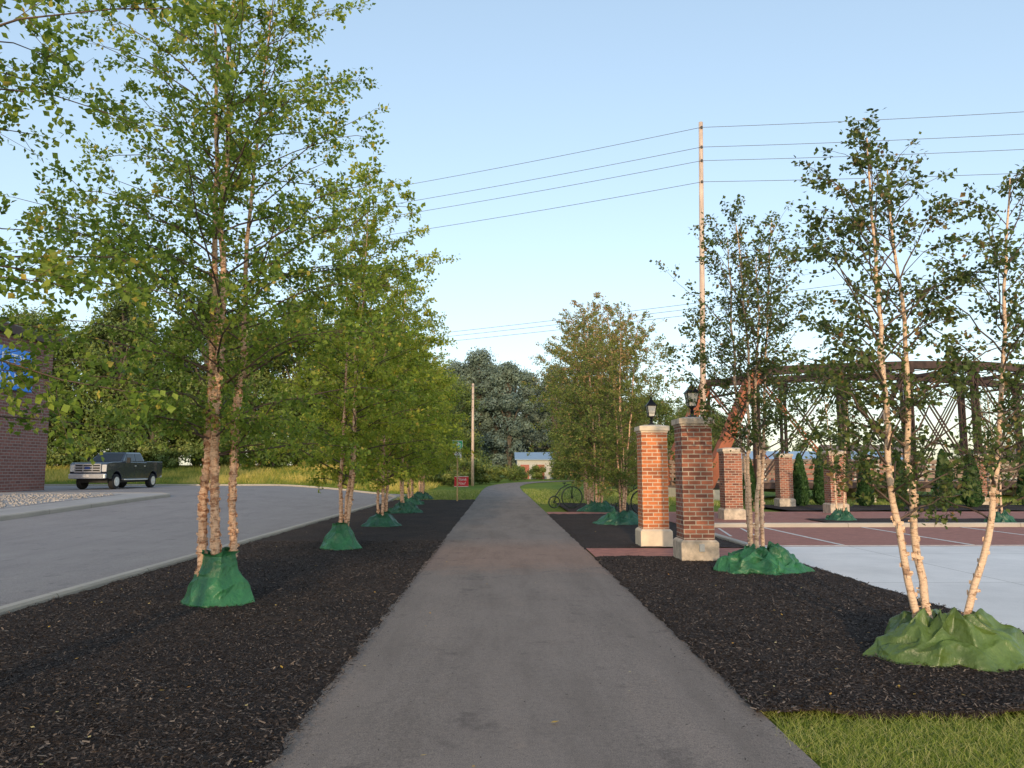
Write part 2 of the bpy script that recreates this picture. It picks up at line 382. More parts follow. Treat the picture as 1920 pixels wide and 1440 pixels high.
# island near building
sheet('pavement',lin(-15.6,-14.1,.5),lin(6,33,1),.12,M_walk,'grey concrete walk along the building')
sheet('pavement',lin(-24.8,-15.62,.9),lin(31.9,33,.55),.12,M_walk,'grey concrete walk at the corner of the building')
kerb('kerb',[(-14.02,6),(-14.02,32.6),(-14.5,33.1),(-24.8,33.1)],.16,.13,0,'concrete kerb around the building walk')
sheet('gravel_bed',lin(-24.8,-15.6,.6),lin(6,31.9,.6),.13,M_walk,'pale stone landscaping bed beside the building')

# quads scattering
def scatter_quads(name,P,L,Wd,D,Nr,mats,tint,label,kind='stuff',rhomb=False,tip=None):
    D=D/np.linalg.norm(D,axis=1,keepdims=True); S=np.cross(D,Nr); S/=np.linalg.norm(S,axis=1,keepdims=True)+1e-9
    L=L[:,None]; Wd=Wd[:,None]
    if rhomb: V=np.stack([P,P+D*L*.45+S*Wd,P+D*L,P+D*L*.45-S*Wd],1)
    elif tip is not None: V=np.stack([P-S*Wd,P+S*Wd,P+D*L+tip+S*Wd*.15,P+D*L+tip-S*Wd*.15],1)
    else: V=np.stack([P-S*Wd,P+S*Wd,P+D*L+S*Wd*.8,P+D*L-S*Wd*.8],1)
    F=np.arange(len(P)*4).reshape(-1,4)
    o=obj(name,np_mesh(name,V.reshape(-1,3),F,mats,False,None,tint)); top(o,label,name.replace('_',' '),kind); return o
def chips(n,x0,x1,y0,y1,label,pw=1.0):
    x=rng.uniform(x0,x1,n); y=y0+(y1-y0)*rng.random(n)**pw
    z=np.array([.03+pn(a,b,5)*.014+pn(a,b,14,3)*.012+pn(a,b,1.1,5)*.02 for a,b in zip(x,y)])+rng.uniform(.001,.015,n)
    P=np.stack([x,y,z],-1); az=rng.uniform(0,2*np.pi,n); el=rng.normal(0,.25,n)
    D=np.stack([np.cos(az)*np.cos(el),np.sin(az)*np.cos(el),np.sin(el)],-1)
    Nr=np.stack([rng.normal(0,.35,n),rng.normal(0,.35,n),np.ones(n)],-1)
    scatter_quads('mulch_chips',P,.010+.036*rng.random(n)**1.7,rng.uniform(.002,.0065,n),D,Nr,[M_chip],np.clip(rng.random(n)**1.25,0,1)*.92+(rng.random(n)<.02)*.08,label)
chips(120000,-5.38,-1.2,3.3,17,'loose shredded bark chips on the mulch',1.6)
chips(70000,1.68,5.1,5.1,13.9,'loose shredded bark chips on the mulch bed',1.4)
# litter on path
n=1100; x=np.concatenate([rng.normal(-1.22,.12,450),rng.normal(1.66,.12,450),rng.uniform(-1.2,1.6,200)]); y=3.5+14*rng.random(n)**1.3
P=np.stack([x,y,np.full(n,.022)],-1); az=rng.uniform(0,6.28,n); D=np.stack([np.cos(az),np.sin(az),rng.normal(0,.1,n)],-1)
scatter_quads('mulch_chips',P,rng.uniform(.008,.028,n),rng.uniform(.002,.005,n),D,np.tile([0,0,1.],(n,1)),[M_chip],rng.random(n)*.8,'stray bark chips along the trail edges')
M_fallen=tintmat('fallen_leaf',[(0,(.35,.13,.04)),(.5,(.65,.38,.06)),(1,(.55,.48,.25))],.7)
n=220; x=np.concatenate([rng.uniform(-5,-1.3,90),rng.uniform(1.8,5,90),rng.uniform(-1.2,1.6,40)]); y=4+16*rng.random(n)**1.2; y[90:180]=np.maximum(y[90:180],5.4)
P=np.stack([x,y,np.full(n,.055)],-1); P[180:,2]=.022; az=rng.uniform(0,6.28,n); D=np.stack([np.cos(az),np.sin(az),rng.normal(0,.2,n)],-1)
P=np.concatenate([P,[[.32,4.95,.024]]]); D=np.concatenate([D,[[1,.2,.1]]])
scatter_quads('fallen_leaves',P,np.append(rng.uniform(.02,.045,n),.06),np.append(rng.uniform(.008,.015,n),.02),D,np.tile([.1,.1,1.],(n+1,1)),[M_fallen],np.append(rng.random(n),.5),'small yellow and brown fallen leaves',rhomb=True)
# grass blades
def grass(n,xf,yf,h0,h1,w,mat,label,zf=0,t0=0,t1=1,lean=.35,name='grass',patch=False):
    x=xf(n); y=yf(n); z=Hh(x,y)+zf; P=np.stack([x,y,z],-1)
    D=np.stack([rng.normal(0,lean,n),rng.normal(0,lean,n),np.ones(n)],-1)
    az=rng.uniform(0,6.28,n); Nr=np.stack([np.cos(az),np.sin(az),np.zeros(n)],-1)
    L=rng.uniform(h0,h1,n); ti=t0+(t1-t0)*rng.random(n)
    if patch:
        pa=np.array([pn(a,b,.22,4)+.5*pn(a,b*.5,.8,9) for a,b in zip(x,y)]); ti=np.clip(.5+pa*1.1+rng.normal(0,.18,n),0,1); L=L*(1+pa*.8)
    tip=np.stack([rng.normal(0,.3,n),rng.normal(0,.3,n),-.1*np.ones(n)],-1)*L[:,None]
    scatter_quads(name,P,L,np.full(n,w)*rng.uniform(.7,1.3,n),D,Nr,[mat],ti,label,tip=tip)
U=lambda a,b: (lambda n: rng.uniform(a,b,n))
n=75000
xg=rng.uniform(1.7,6.5,n); yg=rng.uniform(3.2,5.5,n)
lim=np.array([5.12+pn(a,3,2.2,8)*.3+pn(a,7,6,8)*.18 for a in xg])+rng.normal(0,.10,n)
k=(yg<lim)&(xg>1.74+.08*np.sin(yg*9)+rng.normal(0,.03,n)); xg=xg[k]; yg=yg[k]
grass(len(xg),lambda n:xg,lambda n:yg,.025,.08,.0021,M_blade,'short lawn grass at the corner of the bed',-.03,lean=.7)
grass(14000,U(1.8,12),U(36,62),.08,.16,.012,M_blade,'mown lawn grass beyond the beds',-.04)
grass(6000,U(-5.8,-1.4),U(39.5,60),.08,.16,.012,M_blade,'mown lawn strip beside the trail',-.04)
grass(50000,lambda n: -5.5-57*rng.random(n),lambda n: 52+22*rng.random(n),.15,.6,.022,M_tall,'tall yellow green meadow grass',-.02,name='tall_grass',patch=True)
grass(14000,lambda n: rng.uniform(-60,-6.5,n),U(50.4,53),.1,.25,.02,M_blade,'short grass strip at the car park kerb',-.03,.0,.5)
grass(12000,U(4,32),U(34,39),.1,.2,.014,M_blade,'lawn grass in front of the iron bridge',-.04)
# stones
mb=MB()
for k in range(1500):
    x=random.uniform(-20,-15.7); y=random.uniform(24,31.8); s=random.uniform(.03,.09); z=hz(x,y)+.14
    mb.frust((x,y,z-.03),(s*1.3,s),(s*.7,s*.6),s*.7)
M_rock=simple('pale_rock',(.33,.30,.28),.9,var=.4,scale=1.2)
top(mb.make('stones',[M_rock]),'pale landscaping stones beside the building','stones','stuff')

# ------------------------------------------------------------ birch trees
def birch_meshes(seed,H,nst,lean,cb,Rm,leafL,lpt,nprim,matleaf,matbark,r0=.06,up=.75,flakes=100,dens=9,brown=0,base=.1,lf=1.35,az0=None,offs=None,leans=None,droop=.25,early=False,br=.016):
    r=np.random.default_rng(seed)
    stems=[];BV=[];BF=[];off=0; LP=[];LD=[];LT=[]
    for s in range(nst):
        az=(az0 if az0 is not None else r.uniform(0,6.28))+2*np.pi*s/nst+r.normal(0,.25)
        dr=np.array([np.cos(az),np.sin(az),0]); Hs=H*r.uniform(.85,1.0) if s else H
        K=22; t=np.linspace(0,1,K)
        P=np.zeros((K,3)); P[:,2]=Hs*t
        if offs is not None:
            ln=np.array([leans[s][0],leans[s][1],0.]); P+=np.array([*offs[s],0.])
            P+=ln*((.85*(1-np.exp(-P[:,2]/.9))+leans[s][2]*P[:,2]) if early else Hs*(.75*t+.25*t**1.6))[:,None]
            nrm=np.linalg.norm(ln); dr=ln/nrm if nrm>1e-6 else dr
        else: P+=dr*(base+lean*Hs*(.5*t+.5*t**1.6))[:,None]
        wob=np.cumsum(r.normal(0,.018*Hs/K*4,(K,3)),axis=0); wob[:,2]=0; wob-=wob[0]; P+=wob*.8
        rad=r0*r.uniform(.85,1.1)*((1-t)**.85)+.006; rad[0]*=1.15
        V,F=tube(P,rad,9)
        if flakes:
            nf=flakes; tt=r.uniform(0.02,.42,nf); idx=(tt*(K-1)); i0=idx.astype(int); fr=(idx-i0)[:,None]
            C=P[i0]*(1-fr)+P[i0+1]*fr; rr=rad[i0]
            a=r.uniform(0,6.28,nf); n_=np.stack([np.cos(a),np.sin(a),0*a],-1); tg=np.stack([-np.sin(a),np.cos(a),0*a],-1)*r.choice([-1,1],nf)[:,None]
            h=r.uniform(.006,.03,nf)[:,None]; w=r.uniform(.010,.032,nf)[:,None]; C=C+n_*rr[:,None]*.97
            upv=np.array([0,0,1.])
            Q=np.stack([C-upv*h,C+upv*h,C+upv*h*.8+tg*w+n_*w*.5,C-upv*h*.7+tg*w*.9+n_*w*.6],1).reshape(-1,3)
            F=np.concatenate([F,np.arange(nf*4).reshape(-1,4)+len(V)]); V=np.concatenate([V,Q])
        stems.append(np_mesh('trunk',V,F,[matbark],True))
        tb=cb/Hs
        for b in range(nprim):
            t_=tb+(1-tb)*((b+r.uniform(0,1))/nprim)**1.0*.985
            q=t_*(K-1); i0=min(int(q),K-2); S0=P[i0]+(P[i0+1]-P[i0])*(q-i0)
            tc=(t_-tb)/(1-tb)
            prof=(min(1,.55+tc*3.0))*(1-tc)**.62+.10
            Lb=Rm*prof*r.uniform(.55,1.12)
            a=b*2.4+s*1.3+r.normal(0,.35); d=np.array([np.cos(a),np.sin(a),0])+dr*.4; d/=np.linalg.norm(d)
            el=up*(.55+.58*tc)+r.normal(0,.1)
            kk=7; u=np.linspace(0,1,kk)
            e=el-(.6*u**1.5)*(1 if up<1 else .2)
            seg=Lb/(kk-1)/max(.6,math.cos(min(el,.95)))
            st=d[None,:]*np.cos(e)[:,None]+np.array([0,0,1.])*np.sin(e)[:,None]
            st+=r.normal(0,.13,(kk,3)); Q=np.zeros((kk,3)); Q[0]=S0
            Q[1:]=S0+np.cumsum(st[:-1]*seg,axis=0)
            rb=min(br,rad[i0]*.42)*(1-u*.85)+.0012
            V,F=tube(Q,rb,4); BV.append(V);BF.append(F+off);off+=len(V)
            nt_=max(3,int(Lb*dens))
            for w in range(nt_):
                uu=r.uniform(.08,1) if w else 1.0
                q=uu*(kk-1); j0=min(int(q),kk-2); A=Q[j0]+(Q[j0+1]-Q[j0])*(q-j0); pd=Q[j0+1]-Q[j0]; pd/=np.linalg.norm(pd)
                rd=r.normal(0,1,3); rd-=pd*rd.dot(pd); rd/=np.linalg.norm(rd)
                td=pd*.75+rd*.8+np.array([0,0,.05]) if w else pd; td/=np.linalg.norm(td)
                tl=r.uniform(.16,.5)*(1.05-.4*uu)*min(1.3,.55+Lb*.5)
                E=A+td*tl+np.array([0,0,-.12*tl]); M=(A+E)/2+r.normal(0,.015,3)
                V,F=tube(np.array([A,M,E]),np.array([.0024,.0018,.001]),3); BV.append(V);BF.append(F+off);off+=len(V)
                nl=max(2,int(lpt*r.uniform(.5,1.4)))
                f=r.uniform(.08,1.05,nl); pos=A+(E-A)*f[:,None]+r.normal(0,.030,(nl,3))
                ld=td*.5+r.normal(0,.75,(nl,3))+np.array([0,0,-droop])
                LP.append(pos);LD.append(ld)
                clump=r.normal(0,.15); ti=.42+clump+r.normal(0,.17,nl)+.1*tc
                if brown and tc>.45: ti+=brown*r.random(nl)*tc
                ti[r.random(nl)<.02]=.98
                LT.append(ti)
    LP=np.concatenate(LP);LD=np.concatenate(LD);LT=np.clip(np.concatenate(LT),0,1); n=len(LP)
    LD/=np.linalg.norm(LD,axis=1,keepdims=True); Nr=r.normal(0,.6,(n,3))+np.array([0,0,.8]); S=np.cross(LD,Nr); S/=np.linalg.norm(S,axis=1,keepdims=True)+1e-9
    Up=np.cross(S,LD)
    L=(leafL*r.uniform(.6,1.2,n))[:,None]; Wd=L*r.uniform(.24,.34,n)[:,None]*lf; st=LD*L*.2
    LV=np.stack([LP+st,LP+st+LD*L*.42+S*Wd+Up*L*.08,LP+st+LD*L,LP+st+LD*L*.42-S*Wd+Up*L*.08],1).reshape(-1,3)
    LF=np.arange(n*4).reshape(-1,4)
    BV=np.concatenate(BV);BF=np.concatenate(BF)
    V=np.concatenate([BV,LV]);F=np.concatenate([BF,LF+len(BV)]); mi=np.concatenate([np.zeros(len(BF),int),np.ones(n,int)])
    tint=np.concatenate([np.zeros(len(BF)),LT])
    sm=np.concatenate([np.ones(len(BF),bool),np.zeros(n,bool)])
    crown=np_mesh('crown',V,F,[M_twig,matleaf],sm,mi,tint)
    return stems,crown
def plant(name,meshes,x,y,rz,sc,label,group,cat='tree'):
    e=empty(name,(x,y,hz(x,y)+.0),rz); e.scale=(sc,sc,sc)
    for s in meshes[0]: obj('trunk',s,e)
    obj('crown',meshes[1],e); top(e,label,cat,None,group); return e
GL='birches along the car park side of the trail'; GR='birches along the plaza side of the trail'
V0=birch_meshes(11,8.0,3,.045,1.35,2.05,.046,40,46,M_leafL,M_bark,dens=12,r0=.05,br=.010,up=.7)
V1=birch_meshes(21,8.9,3,.035,1.65,2.1,.060,28,46,M_leafL,M_bark,r0=.046,dens=10.5,flakes=520,offs=[(-.17,.02),(.0,-.06),(.15,.05)],leans=[(-.034,.01),(.004,-.01),(.022,.02)],br=.013)
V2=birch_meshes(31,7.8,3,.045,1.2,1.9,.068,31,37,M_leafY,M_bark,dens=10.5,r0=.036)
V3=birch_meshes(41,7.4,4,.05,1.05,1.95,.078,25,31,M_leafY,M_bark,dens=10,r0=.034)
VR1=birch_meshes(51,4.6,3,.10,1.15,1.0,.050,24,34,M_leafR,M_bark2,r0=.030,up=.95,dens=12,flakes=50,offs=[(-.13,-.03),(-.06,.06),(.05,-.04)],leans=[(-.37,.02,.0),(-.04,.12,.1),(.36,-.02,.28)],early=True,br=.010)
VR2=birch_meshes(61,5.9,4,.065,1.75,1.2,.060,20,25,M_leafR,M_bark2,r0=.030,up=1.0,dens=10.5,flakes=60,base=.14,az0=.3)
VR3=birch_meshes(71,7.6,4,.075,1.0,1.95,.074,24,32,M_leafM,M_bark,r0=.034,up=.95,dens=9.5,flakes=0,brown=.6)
VS=birch_meshes(81,4.0,3,.07,.9,.8,.06,14,18,M_leafR,M_bark2,r0=.025,up=1.0,dens=8,flakes=0)
plant('birch_tree',V0,-3.85,3.65,.4,1.0,'river birch reaching over the bed beside the trail',GL)
plant('birch_tree',V1,-3.36,9.3,0,1.0,'tall river birch with three peeling trunks in green bag',GL)
lab='river birch with peeling trunks beside the car park kerb'
for x,y,me,rz,sc in[(-3.2,15.6,V2,.5,1.0),(-3.3,21.6,V3,1.9,1.0),(-3.45,28,V2,2.8,1.0),(-4.0,34.5,V3,4.2,1.05),(-4.2,41,V2,5.2,1.08),(-4.8,47,V3,.6,1.12)]:
    plant('birch_tree',me,x,y,rz,sc,lab,GL)
plant('birch_tree',VR1,3.82,6.65,0,1.0,'young birch with three cream stems in slumped green bag',GR)
plant('birch_tree',VR2,4.05,12.1,0,.98,'upright multi stem birch beside the brick pillar',GR)
lab='full multi stem birch with browning top beside the trail'
for x,y,rz,sc in[(3.6,22.4,.3,.84),(3.75,28.9,2.2,1.04),(4.1,34.6,4.0,1.16),(4.6,40,1.0,1.2)]:
    plant('birch_tree',VR3,x,y,rz,sc,lab,GR)
lab='small young birch planted in the plaza bed'
for x,y,rz,sc in[(10.4,23.2,.3,1.0),(14.6,22.2,2.0,1.05),(20,22.6,4,1.0),(7.7,30,1,1.0)]:
    plant('birch_tree',VS,x,y,rz,sc,lab,'young birches in the plaza beds')

# ------------------------------------------------------------ watering bags (creased tarpaulin)
def bagmat(name,c):
    m,nt,bs=newmat(name); v=coord(nt); a=noi(nt,v,3.0,5,.6)
    nt.links.new(ramp(nt,a,[(.3,tuple(x*.65 for x in c)),(.7,tuple(x*1.35 for x in c))]),bs.inputs['Base Color'])
    bs.inputs['Roughness'].default_value=.40; bs.inputs['Specular IOR Level'].default_value=.45
    bump(nt,noi(nt,coord(nt,(1,1,.5)),14,4,.6),bs,.8,.02); return m
M_bag1=bagmat('green_tarpaulin',(.036,.155,.062)); M_bag2=bagmat('olive_green_tarpaulin',(.095,.15,.035)); M_bag3=bagmat('dark_green_tarpaulin',(.026,.10,.055))
TXR=bpy.data.textures.new('folds','MUSGRAVE'); TXR.musgrave_type='RIDGED_MULTIFRACTAL'; TXR.noise_scale=.24; TXR.octaves=1.8; TXR.noise_intensity=1; TXR.offset=.9; TXR.gain=1.2
TXC=bpy.data.textures.new('wrinkles','CLOUDS'); TXC.noise_scale=.06; TXC.noise_depth=2
def bag(x,y,rx,ry,h,seed,mat,slump,label,rz=0,group='watering bags around the birches',topr=.17,ridge=.042):
    r=random.Random(seed)
    if slump:
        n=23; rho=[1.0,.99,.86,.70,.52,.34,.24]; zz=[-.02,.04,.26,.50,.76,1.0,.84]; ja,jr,jz=.44,.11,.19
    else:
        n=12; tr=topr/rx; rho=[1.0,.99,.80,.62,.47,tr+.02,tr+.08]; zz=[-.02,.04,.28,.52,.76,.93,1.0]; ja,jr,jz=.18,.05,.03
    V=[];ph=r.uniform(0,6.28)
    cornr=[1+r.uniform(-.20,.16) for _ in range(n)] if slump else [1+r.uniform(-.14,.12) for _ in range(n)]
    for k,(p,z) in enumerate(zip(rho,zz)):
        for j in range(n):
            a=2*math.pi*(j+ (r.uniform(-ja,ja) if k>1 else 0) + (.5*(k%2) if (slump and k>1) else 0))/n+ph
            q=p*(cornr[j]*(1-k/7)+k/7)*(1+(r.uniform(-jr,jr) if k>1 else 0))
            zk=z*h+(r.uniform(-jz,jz)*h if k>1 else 0)
            if slump and 1<k<6: zk+= (.12 if (j+k)%2 else -.11)*h
            if not slump and k>1: q*=1+(.17 if j%2 else -.17)*(k/6)
            if not slump and k==6: zk+=r.uniform(-.035,.035)
            if k==1 and slump: zk=h*r.uniform(.02,.07)
            V.append((rx*q*math.cos(a),ry*q*math.sin(a),max(zk,-.02)))
    F=[]
    for k in range(len(rho)-1):
        for j in range(n):
            a,b,c,d=k*n+j,k*n+(j+1)%n,(k+1)*n+(j+1)%n,(k+1)*n+j
            if r.random()<.5: F+=[(a,b,c),(a,c,d)]
            else: F+=[(a,b,d),(b,c,d)]
    me=bpy.data.meshes.new('watering_bag'); me.from_pydata(V,[],F); me.materials.append(mat)
    me.polygons.foreach_set('use_smooth',[True]*len(F))
    at=me.attributes.new('crease_edge','FLOAT','EDGE'); at.data.foreach_set('value',[r.choice([0,.2,.5,.7,.9]) for _ in me.edges])
    o=obj('watering_bag',me,None,(x,y,.03+hz(x,y)),(0,0,rz))
    s=o.modifiers.new('s','SUBSURF'); s.levels=4 if y<17 else 3; s.render_levels=s.levels
    dm=o.modifiers.new('d','DISPLACE'); dm.texture=TXR; dm.strength=ridge; dm.mid_level=.6; dm.texture_coords='GLOBAL'
    dm=o.modifiers.new('e','DISPLACE'); dm.texture=TXC; dm.strength=.016; dm.mid_level=.5; dm.texture_coords='GLOBAL'
    top(o,label,'watering bag',None,group); return o
bag(-3.36,9.3,.44,.40,.60,3,M_bag1,False,'bright green tarpaulin watering bag wrapped round three trunks',topr=.18,ridge=.03)
bag(-3.2,15.6,.44,.40,.50,5,M_bag1,False,'green tarpaulin watering bag round birch trunks',topr=.15,ridge=.03)
for k,(x,y) in enumerate([(-3.3,21.6),(-3.45,28),(-4.0,34.5),(-4.2,41)]):
    bag(x,y,.62,.5,.36,7+k,M_bag3,k!=0,'dark green watering bag slumped on the mulch')
bag(3.84,6.6,.74,.50,.34,23,M_bag2,True,'olive green watering bag slumped and creased on mulch')
bag(4.10,12.05,.76,.56,.36,31,M_bag1,True,'large green watering bag slumped beside brick pillar')
for k,(x,y) in enumerate([(3.6,22.4),(3.75,28.9)]):
    bag(x,y,.8,.65,.34,41+k,M_bag3,True,'dark green watering bag slumped round birch stems')
for k,(x,y) in enumerate([(10.4,23.2),(14.6,22.2)]):
    bag(x,y,.45,.42,.34,51+k,M_bag3,True,'small green watering bag at a young birch')

# ------------------------------------------------------------ pillars
def lantern(x,y,z,label,sc=1):
    e=empty('lantern',(x,y,z)); e.scale=(sc*.82,sc*.82,sc)
    mb=MB(); mb.lathe((0,0,0),[(.11,0),(.11,.03),(.05,.05),(.035,.09),(.05,.12),(.03,.15),(.05,.19),(.10,.205),(.10,.225)],12); mb.make('base',[M_black],e,smooth=False)
    mb=MB(); mb.frust((0,0,.226),(.17,.17),(.27,.27),.25); mb.make('glass',[M_frost],e)
    mb=MB()
    for a,b in((-1,-1),(1,-1),(1,1),(-1,1)): mb.beam((a*.088,b*.088,.226),(a*.138,b*.138,.478),.018,.018)
    for k in range(4):
        a=k*math.pi/2; mb.beam((.1*math.cos(a-.785)*1.5,.1*math.sin(a-.785)*1.5,.30),(.1*math.cos(a+.785)*1.5,.1*math.sin(a+.785)*1.5,.30),.01,.01)
    mb.make('frame',[M_black],e)
    mb=MB(); mb.frust((0,0,.478),(.33,.33),(.31,.31),.03); mb.frust((0,0,.508),(.29,.29),(.12,.12),.09); mb.frust((0,0,.598),(.14,.14),(.05,.05),.05)
    mb.lathe((0,0,.646),[(.02,0),(.035,.02),(.02,.045),(.012,.06),(.004,.09)],10); mb.make('roof',[M_black],e)
    top(e,label,'lantern',None,'lanterns on the brick pillars'); return e
def pillar(x,y,h=2.5,w=.64,label='',outlet=False,mat=None,capm=None):
    e=empty('brick_pillar',(x,y,hz(x,y)+.02))
    mb=MB(); mb.box((0,0,.16),(w+.12,w+.12,.32)); mb.frust((0,0,.32),(w+.12,w+.12),(w+.03,w+.03),.04); mb.make('plinth',[capm or M_stone],e,bevel=.012)
    mb=MB(); mb.box((0,0,(.36+h-.16)/2),(w,w,h-.16-.36)); mb.make('shaft',[mat or M_bricklit],e,bevel=.004,seg=1)
    mb=MB(); mb.box((0,0,h-.14),(w+.03,w+.03,.04)); mb.box((0,0,h-.07),(w+.09,w+.09,.10)); mb.frust((0,0,h-.02),(w+.07,w+.07),(w-.2,w-.2),.03); mb.make('cap',[capm or M_stone],e,bevel=.01)
    if outlet:
        mb=MB(); mb.box((.02,-(w+.12)/2-.02,.23),(.09,.04,.13)); mb.make('outlet_box',[simple('grey_plastic',(.45,.45,.44),.5)],e,bevel=.006)
    top(e,label,'pillar',None,'brick pillars of the plaza'); return e
M_stonew=simple('weathered_limestone',(.56,.46,.36),.85,var=.35,scale=7,bumpd=.006,bscale=40)
pillar(3.48,13.62,2.5,.54,label='mixed red brick pillar with weathered limestone cap and plinth',outlet=True,mat=M_brickshade,capm=M_stonew)
pillar(3.22,16.02,2.5,.54,label='sunlit orange brick pillar with limestone cap beside the side path')
lantern(3.48,13.62,2.53,'black lantern with frosted panes on a brick pillar',.92)
lantern(3.22,16.02,2.53,'black lantern with frosted panes on a sunlit pillar',.85)
for x,y in[(7.3,24.0),(12.1,32.3),(12.2,27.6),(21.2,33.6),(17.6,36.5)]:
    pillar(x,y,2.25,label='brick pillar with pale stone cap in the plaza',w=.56,mat=M_brickshade,capm=M_stonew)

# ------------------------------------------------------------ utility poles and wires
def pole(x,y,h,r,label,lean=0):
    e=empty('utility_pole',(x,y,hz(x,y)))
    mb=MB(); mb.tube([(0,0,-.1),(lean*.5,0,h*.5),(lean,0,h)],[r,r*.85,r*.66],12); mb.make('post',[M_pole],e,smooth=True)
    for k,zz in enumerate((h-.25,h-1.05,h-1.6,h-2.45)):
        mb=MB(); mb.lathe((lean*zz/h,-.03-r*.6,zz),[(.03,-.05),(.05,-.02),(.035,.0),(.05,.03),(.02,.06)],8)
        mb.make('insulator',[M_ins],e)
    top(e,label,'utility pole',None,'wooden utility poles'); return e
pole(7.55,28.2,15.1,.125,'tall weathered wooden utility pole carrying four wires',.3)
pole(19.2,37.3,11.4,.13,'wooden utility pole beside the iron bridge')
pole(-2.7,76,10.2,.16,'weathered wooden utility pole beside the trail bend')
pole(-38,47,15,.16,'wooden utility pole beyond the building')
pole(50,22,15.5,.16,'wooden utility pole beyond the plaza')
pole(-50,84,12,.16,'wooden utility pole behind the trees')
def wire(p,q,sag,r=.010):
    p=Vector(p);q=Vector(q); P=[]
    for k in range(25):
        t=k/24; v=p.lerp(q,t); v.z-=sag*4*t*(1-t); P.append(tuple(v))
    mb=MB(); mb.tube(P,r,5); o=mb.make('power_line',[M_wire]); top(o,'thin dark overhead wire between wooden poles','power line',None,'overhead wires')
for zz in(14.85,14.05,13.5,12.65):
    wire((7.83,28.1,zz),(-38,46.9,zz+.2),.7)
    wire((7.83,28.1,zz),(50,21.9,zz+.5+(zz-12.6)*.25),.5)
for zz in(11.15,10.85,10.5):
    wire((19.2,37.2,zz),(-50,84,zz+2.0),.7,.013); wire((19.2,37.2,zz),(50,34,zz+.3),.3,.012)

# ------------------------------------------------------------ iron bridge
def bridge():
    e=empty('iron_bridge',(11.2,40.2,0),R(11))
    PL=4.4; NP=8; dz=.75; W6=5.8
    def toph(k): 
        return dz+6.15+.75*(1-abs((k-NP/2)/(NP/2-1))**1.6)
    tx=[PL*.62]+[PL*(k-.2) for k in range(2,NP-1)]+[PL*(NP-1)+PL*.3]
    hs=[toph(k+1) for k in range(len(tx))]
    for s,yy in enumerate((0,W6)):
        mb=MB()
        mb.beam((-.25,yy,dz),(tx[0],yy,hs[0]-.05),.5,.62,1)
        mb.beam((PL*NP,yy,dz),(tx[-1],yy,hs[-1]-.05),.5,.62,1)
        for a in range(len(tx)-1): mb.beam((tx[a]-.1,yy,hs[a]),(tx[a+1]+.05,yy,hs[a+1]),.44,.44,0)
        mb.beam((0,yy,dz-.02),(PL*NP,yy,dz-.02),.24,.32,0)
        for a in range(len(tx)):
            for o in(-.15,.15): mb.beam((tx[a]+o,yy,dz),(tx[a]+o,yy,hs[a]),.08,.26,0)
            nn=14
            for k in range(nn):
                z0=dz+.3+(hs[a]-dz-.6)*k/nn; z1=dz+.3+(hs[a]-dz-.6)*(k+1)/nn; sg=1 if k%2 else -1
                mb.beam((tx[a]-.12*sg,yy-.10,z0),(tx[a]+.12*sg,yy-.10,z1),.012,.05,0)
            mb.box((tx[a],yy,hs[a]-.24),(.55,.46,.36))
        for a in range(len(tx)-1):
            for o in(-.12,.12): mb.beam((tx[a]+o,yy+.06,hs[a]-.1),(tx[a+1]+o,yy+.06,dz+.1),.05,.09,1 if a<1 else 0)
            for o in(-.1,.1): mb.beam((tx[a]+o,yy-.06,dz+.1),(tx[a+1]+o,yy-.06,hs[a+1]-.1),.05,.07,0)
        mb.make('truss',[M_rust,M_rust2],e)
    for a in range(len(tx)):
        mb=MB()
        mb.beam((tx[a],.2,hs[a]-.1),(tx[a],W6-.2,hs[a]-.1),.18,.2); mb.beam((tx[a],.2,hs[a]-.95),(tx[a],W6-.2,hs[a]-.95),.12,.12)
        for k in range(4):
            y0=.2+(W6-.4)*k/4; y1=.2+(W6-.4)*(k+1)/4
            mb.beam((tx[a],y0,hs[a]-.1),(tx[a],y1,hs[a]-.95),.04,.06); mb.beam((tx[a],y1,hs[a]-.1),(tx[a],y0,hs[a]-.95),.04,.06)
        if a<len(tx)-1:
            mb.beam((tx[a],.2,hs[a]),(tx[a+1],W6-.2,hs[a+1]),.05,.05); mb.beam((tx[a],W6-.2,hs[a]),(tx[a+1],.2,hs[a+1]),.05,.05)
        mb.make('top_bracing',[M_rust],e)
    mb=MB()
    for k in range(111): mb.box((k*.315+.15,W6/2,dz+.16),(.29,W6-.5,.06))
    for yy in(.6,2,3.8,5.2): mb.beam((0,yy,dz),(PL*NP,yy,dz),.2,.24)
    for k in range(0,NP+1): mb.box((k*PL,W6/2,dz-.25),(.3,W6,.3))
    mb.make('deck',[M_timber],e)
    for yy in(.35,W6-.35):
        mb=MB()
        for k in range(22): mb.box((k*1.65+.2,yy,dz+.75),(.12,.12,1.2))
        for zz in(.35,.62,.89,1.16): mb.box((PL*NP/2,yy-.07,dz+zz+.1),(PL*NP,.04,.17))
        mb.box((PL*NP/2,yy,dz+1.38),(PL*NP,.16,.05)); mb.make('railing',[M_timber],e)
    for x in(.3,PL*NP/3,PL*NP*2/3,PL*NP-.3):
        mb=MB(); mb.box((x,W6/2,.15),(1.0,W6+.6,.75)); mb.make('abutment',[M_stone],e,bevel=.03)
    top(e,'rusty brown iron truss bridge with timber deck on grass','bridge')
bridge()

